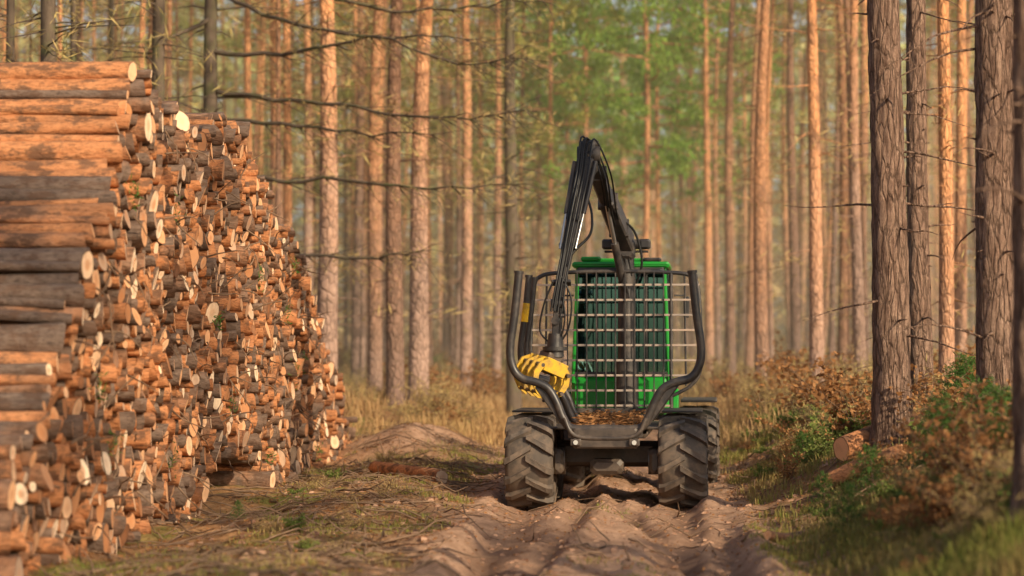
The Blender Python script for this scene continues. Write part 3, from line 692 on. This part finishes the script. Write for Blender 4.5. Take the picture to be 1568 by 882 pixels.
# cab
mb = MB(); x0 = .84; ya, yb = 4.0, 5.75; dx = .05
def cb(c, s, m=0, b=.02): mb.box((c[0]+dx, c[1], c[2]), s, m, b)
cb((0, (ya+yb)/2, 1.60), (x0*2-.04, yb-ya, .62), 0, .06)
cb((0, (ya+yb)/2+.02, 1.26), (x0*2-.3, yb-ya-.1, .12), 1, .03)
for sx in (-1, 1):
    for y in (ya, yb): mb.beam((sx*(x0-.04)+dx, y+(.04 if y == ya else -.04), 1.8), (sx*(x0-.12)+dx, y+(.10 if y == ya else -.14), 3.74), .06, .08, side=(1, 0, 0), mat=(0 if y == ya else 1), bev=.02)
    mb.beam((sx*(x0-.05)+dx, 4.8, 1.9), (sx*(x0-.11)+dx, 4.8, 3.72), .05, .08, side=(1, 0, 0), mat=1)
for y in (ya+.08, yb-.1): cb((0, y, 3.68), (x0*2-.22, .08, .07), 1)
cb((0, ya+.04, 1.97), (x0*2-.1, .06, .06), 1)
cb((-.40, ya+.04, 2.84), (.035, .04, 1.7), 1); cb((.42, ya+.04, 2.84), (.035, .04, 1.7), 1)
cb((0, (ya+yb)/2, 3.78), (x0*2-.06, yb-ya+.10, .10), 0, .04); cb((0, (ya+yb)/2, 3.86), (x0*1.3, yb-ya-.4, .07), 0, .03)
cb((-.5, ya+.2, 3.88), (.34, .3, .08), 0, .03); cb((.52, ya+.2, 3.87), (.30, .3, .06), 1, .02)
cb((0, ya-.03, 3.71), (x0*1.7, .06, .05), 1)
for x in (-.66, -.42, .42, .66): cb((x, ya-.07, 3.66), (.13, .08, .08), 1, .015); cb((x, ya-.12, 3.66), (.10, .02, .055), 2, .005)
for sx in (-1, 1): mb.beam((sx*.86+dx, 5.3, 3.3), (sx*1.05+dx, 5.35, 3.3), .03, .03, side=(0, 1, 0), mat=1); cb((sx*1.07, 5.35, 3.1), (.10, .05, .36), 1, .02)
mb.obj('cab', [M_green, M_black, M_lamp], fw)
mb = MB()
mb.box((dx, ya+.09, 2.82), (x0*2-.20, .012, 1.66), 0, .002); mb.box((dx, yb-.11, 2.82), (x0*2-.20, .012, 1.66), 0, .002)
for sx in (-1, 1): mb.box((sx*(x0-.075)+dx, 4.87, 2.82), (.012, 1.5, 1.66), 0, .002)
mb.obj('cab_windows', [M_glass], fw)
mb = MB(); mb.box((-.02, 4.9, 2.15), (.55, .55, .18), 0, .06); mb.box((-.02, 4.72, 2.6), (.5, .14, .8), 0, .06); mb.box((-.02, 4.72, 3.12), (.3, .12, .22), 0, .05)
for sx in (-1, 1): mb.box((sx*.36, 4.8, 2.38), (.12, .5, .09), 0, .03); mb.tube([(sx*.36, 4.6, 2.4), (sx*.36, 4.58, 2.62)], .02, 8, 0)
mb.box((.1, 5.45, 2.2), (.9, .25, .3), 0, .05); mb.box((.45, 4.35, 2.75), (.22, .05, .3), 0, .02); mb.box((-.55, 5.1, 2.3), (.2, .6, .7), 0, .04); mb.obj('cab_seat', [M_seat], fw)
mb = MB(); mb.box((.1, 6.9, 1.75), (1.5, 2.1, .75), 0, .12); mb.box((.1, 6.9, 1.3), (1.3, 2.3, .3), 1, .05); mb.tube([(.55, 6.3, 2.1), (.55, 6.3, 2.7)], .05, 12, 1)
for sx in (-1, 1): mb.beam((sx*1.18+.15, 5.0, 1.5), (sx*1.18+.15, 7.2, 1.5), .62, .05, mat=1, bev=.02); mb.beam((sx*.90+dx, 4.1, 1.15), (sx*.90+dx, 4.5, 1.6), .10, .4, mat=0, bev=.02)
mb.beam((.80, 3.95, 1.15), (.80, 3.95, 1.65), .09, .10, side=(1, 0, 0), mat=0, bev=.02)
mb.obj('engine_hood', [M_green, M_black], fw)
# crane
mb = MB(); B = Vector((.16, 3.55, 4.08)); K = Vector((-.36, 1.7, 5.42)); E = Vector((-.80, .75, 3.05))
mb.tube([(.16, 3.55, 1.2), (.16, 3.55, 2.2)], .2, 16, 0); mb.tube([(.16, 3.55, 2.2), (.16, 3.55, 3.3), (.16, 3.55, 3.95)], [.15, .14, .13], 14, 0)
mb.box((.16, 3.55, 4.02), (.30, .36, .34), 0, .05); mb.tube([(-.06, 3.55, 4.1), (.38, 3.55, 4.1)], .085, 14, 0)
for sx in (-1, 1): mb.beam((.16+sx*.30, 3.48, 4.10), (.16+sx*.30, 3.62, 4.10), .20, .17, mat=0, bev=.03); mb.box((.16+sx*.31, 3.45, 4.10), (.13, .02, .11), 0, .01)
mb.tube([(-.2, 3.55, 3.98), (.52, 3.55, 3.98)], .02, 8, 0)
dB = (K-B)
mb.beam(B, B+dB*.55, .28, .38, .25, .34, mat=0, bev=.03); mb.beam(B+dB*.5, K, .21, .29, .18, .23, mat=0, bev=.03)
mb.tube([Vector((.16, 3.35, 3.2)), Vector((.16, 3.35, 3.2)).lerp(B+dB*.52+Vector((0, -.12, -.1)), .6)], .065, 12, 0); mb.tube([Vector((.16, 3.35, 3.2)), B+dB*.52+Vector((0, -.12, -.1))], .035, 10, 1)
mb.tube([K+Vector((-.18, 0, 0)), K+Vector((.18, 0, 0))], .14, 16, 0); mb.box(K+Vector((-.02, .02, .08)), (.24, .32, .32), 0, .06)
K2 = K+Vector((-.03, -.18, -.08)); mb.beam(K+Vector((0, .05, .06)), K2, .19, .18, .17, .2, mat=0, bev=.03)
mb.tube([K+Vector((-.15, .1, .18)), K+Vector((.15, .1, .18))], .06, 10, 0)
dE = E-K2
mb.beam(K2, K2+dE*.45, .26, .30, .23, .28, mat=0, bev=.03); mb.beam(K2+dE*.42, K2+dE*.75, .18, .22, .16, .2, mat=0, bev=.02); mb.beam(K2+dE*.7, E, .13, .15, .11, .13, mat=0, bev=.02)
for sx in (-1, 1):
    a = K2+dE*.02+Vector((sx*.16, -.12, 0)); b = K2+dE*.62+Vector((sx*.12, -.10, 0)); mb.tube([a, a.lerp(b, .6)], .038, 10, 0); mb.tube([a, b], .018, 8, 1)
    mb.beam(K+Vector((sx*.14, .25, -.15)), K2+dE*.12+Vector((sx*.14, -.06, 0)), .03, .09, side=(1, 0, 0), mat=0)
mb.tube([B+dB*.35+Vector((0, -.05, .24)), K+Vector((0, .12, .14))], .05, 12, 0); mb.tube([B+dB*.2+Vector((0, -.02, .22)), K+Vector((0, .12, .14))], .03, 10, 1)
for kk in (.15, .35, .6, .85): mb.beam(K2+dE*kk+Vector((-.15, 0, 0)), K2+dE*kk+Vector((.15, 0, 0)), .05, .26 if kk < .5 else .18, side=dE, mat=0, bev=.01)
for kk in (.2, .5, .8): mb.beam(B+dB*kk+Vector((-.16, 0, 0)), B+dB*kk+Vector((.16, 0, 0)), .06, .38-.1*kk, side=dB, mat=0, bev=.01)
mb.obj('crane_boom', [M_black, M_chrome, M_grey, M_lamp], fw)
mb = MB(); random.seed(3)
def hose(P, r=.016): mb.tube(smooth_path(P, 6), r, 6, 0)
for i in range(6):
    o = random.uniform(-.09, .09); q = random.uniform(-.06, .06)
    hose([B+Vector((o, -.1, -.5)), B+Vector((o-.1, -.25, .1)), B+dB*.4+Vector((o, -.24, -.05+q)), B+dB*.8+Vector((o+.14, -.20, 0)), K+Vector((o, -.12, .25+q)), K2+dE*.1+Vector((o, -.24, 0)), K2+dE*.4+Vector((o, -.22+q, 0)), K2+dE*.8+Vector((o*.8, -.15, 0)), E+Vector((o, -.08, -.1))])
hose([K2+dE*.25+Vector((.12, -.05, 0)), K2+dE*.38+Vector((.26, -.05, 0)), K2+dE*.52+Vector((.30, -.05, 0)), K2+dE*.62+Vector((.13, -.05, 0)), K2+dE*.68+Vector((.05, -.05, 0))], .022)
hose([E+Vector((.06, 0, .45)), E+Vector((.22, 0, .1)), E+Vector((.18, 0, -.35)), E+Vector((.02, 0, -.62))], .016)
hose([E+Vector((-.06, 0, .35)), E+Vector((-.2, 0, .0)), E+Vector((-.26, .05, -.4)), E+Vector((-.06, 0, -.62))], .016); hose([E+Vector((.05, 0, .2)), E+Vector((.13, -.1, -.1)), E+Vector((.1, -.1, -.4)), E+Vector((.0, 0, -.6))], .014)
hose([(.30, 3.5, 3.4), (.42, 3.4, 3.8), (.3, 3.3, 4.3), (.05, 3.0, 4.5)], .022)
mb.obj('hydraulic_hoses', [M_hose], fw)
mb = MB()
mb.tube([E+Vector((-.09, 0, .02)), E+Vector((.09, 0, .02))], .07, 12, 0); mb.beam(E+Vector((0, 0, .04)), E+Vector((-.02, 0, -.22)), .08, .11, mat=0); mb.tube([E+Vector((-.02, -.09, -.24)), E+Vector((-.02, .09, -.24))], .065, 12, 0)
mb.beam(E+Vector((-.02, 0, -.22)), E+Vector((-.02, 0, -.46)), .11, .08, mat=0); mb.tube([E+Vector((-.02, 0, -.44)), E+Vector((-.03, 0, -.80))], [.11, .14], 16, 0); mb.tube([E+Vector((-.03, 0, -.64)), E+Vector((-.03, 0, -.70))], .19, 18, 0)
mb.obj('rotator', [M_black], fw)
mb = MB()
def plate(P, th, w, mat=0, axis=Vector((0, 1, 0))):
    n = len(P); vs = []
    for i, p in enumerate(P):
        p = Vector(p); a = Vector(P[max(i-1, 0)]); b = Vector(P[min(i+1, n-1)]); t = (b-a).normalized(); nn = t.cross(axis).normalized(); ww = w[i] if hasattr(w, '__len__') else w
        for (s1, s2) in ((-1, -1), (1, -1), (1, 1), (-1, 1)): vs.append(tuple(p+nn*ww/2*s1+axis*th/2*s2))
    fs = [[3, 2, 1, 0], [4*n-4, 4*n-3, 4*n-2, 4*n-1]]
    for i in range(n-1):
        for k in range(4): fs.append([i*4+k, i*4+(k+1) % 4, (i+1)*4+(k+1) % 4, (i+1)*4+k])
    mb.add(vs, fs, mat, False)
mb.box((0, 0, -.03), (.34, .46, .14), 0, .03); mb.box((0, 0, .07), (.26, .30, .12), 1, .02)
for yy in (-.25, .25): mb.box((0, yy, -.08), (.40, .03, .22), 0, .01)
for sx in (-1, 1):
    arc = [(sx*(.14), .0), (sx*.27, -.12), (sx*.31, -.27), (sx*.27, -.43), (sx*.15, -.55), (sx*.01, -.61)]
    for yy in ((-.27, -.09, .09, .27) if sx < 0 else (-.20, -.01, .18)):
        plate([(a, yy, b) for a, b in arc], .034, [.08, .11, .10, .09, .07, .03], 0)
    for (a, b) in (arc[1], arc[3]): mb.tube([(a*.93, -.29, b), (a*.93, .29, b)], .034, 8, 1)
    mb.tube([(arc[4][0], -.27, arc[4][1]), (arc[4][0], .27, arc[4][1])], .028, 8, 1)
    mb.tube([(sx*.05, 0, .0), (sx*.24, 0, -.14)], .045, 10, 1)
for yy in (-.14, .13): mb.tube([(-.24, yy, -.15), (.24, yy, -.15)], .045, 10, 1)
g = mb.obj('grapple', [M_yel, M_black], fw); g.location = E+Vector((-.12, 0, -.86)); g.rotation_euler = (math.radians(8), math.radians(20), math.radians(38)); g.scale = (1, 1, .95)

# ------------------------------------------------------------------ light, world, camera
S = Vector((.60, -.70, .46)).normalized(); el = math.asin(S.z); rot = math.atan2(S.x, S.y)
w = bpy.data.worlds.new('World'); sc.world = w; w.use_nodes = True; bg = w.node_tree.nodes['Background']
sky = w.node_tree.nodes.new('ShaderNodeTexSky'); sky.sky_type = 'NISHITA'; sky.sun_disc = False; sky.sun_elevation = el; sky.sun_rotation = rot; sky.dust_density = 3.0; sky.air_density = 1.0; sky.ozone_density = .6
w.node_tree.links.new(sky.outputs[0], bg.inputs[0]); bg.inputs[1].default_value = .14
sd = bpy.data.lights.new('sun', 'SUN'); sd.energy = 5; sd.angle = math.radians(.5); sd.color = (1, .82, .57)
so = bpy.data.objects.new('sun', sd); sc.collection.objects.link(so); so.rotation_euler = (-S).to_track_quat('-Z', 'Y').to_euler(); so.location = (20, -20, 30)
cd = bpy.data.cameras.new('camera'); cam = bpy.data.objects.new('camera', cd); sc.collection.objects.link(cam); sc.camera = cam
cam.location = (0, 0, 2.2); cam.rotation_euler = (math.radians(90+1.53), 0, 0); cd.lens = 85; cd.sensor_width = 36; cd.clip_end = 3000; cd.clip_start = .5
cd.dof.use_dof = True; cd.dof.focus_distance = 35.8; cd.dof.aperture_fstop = .85
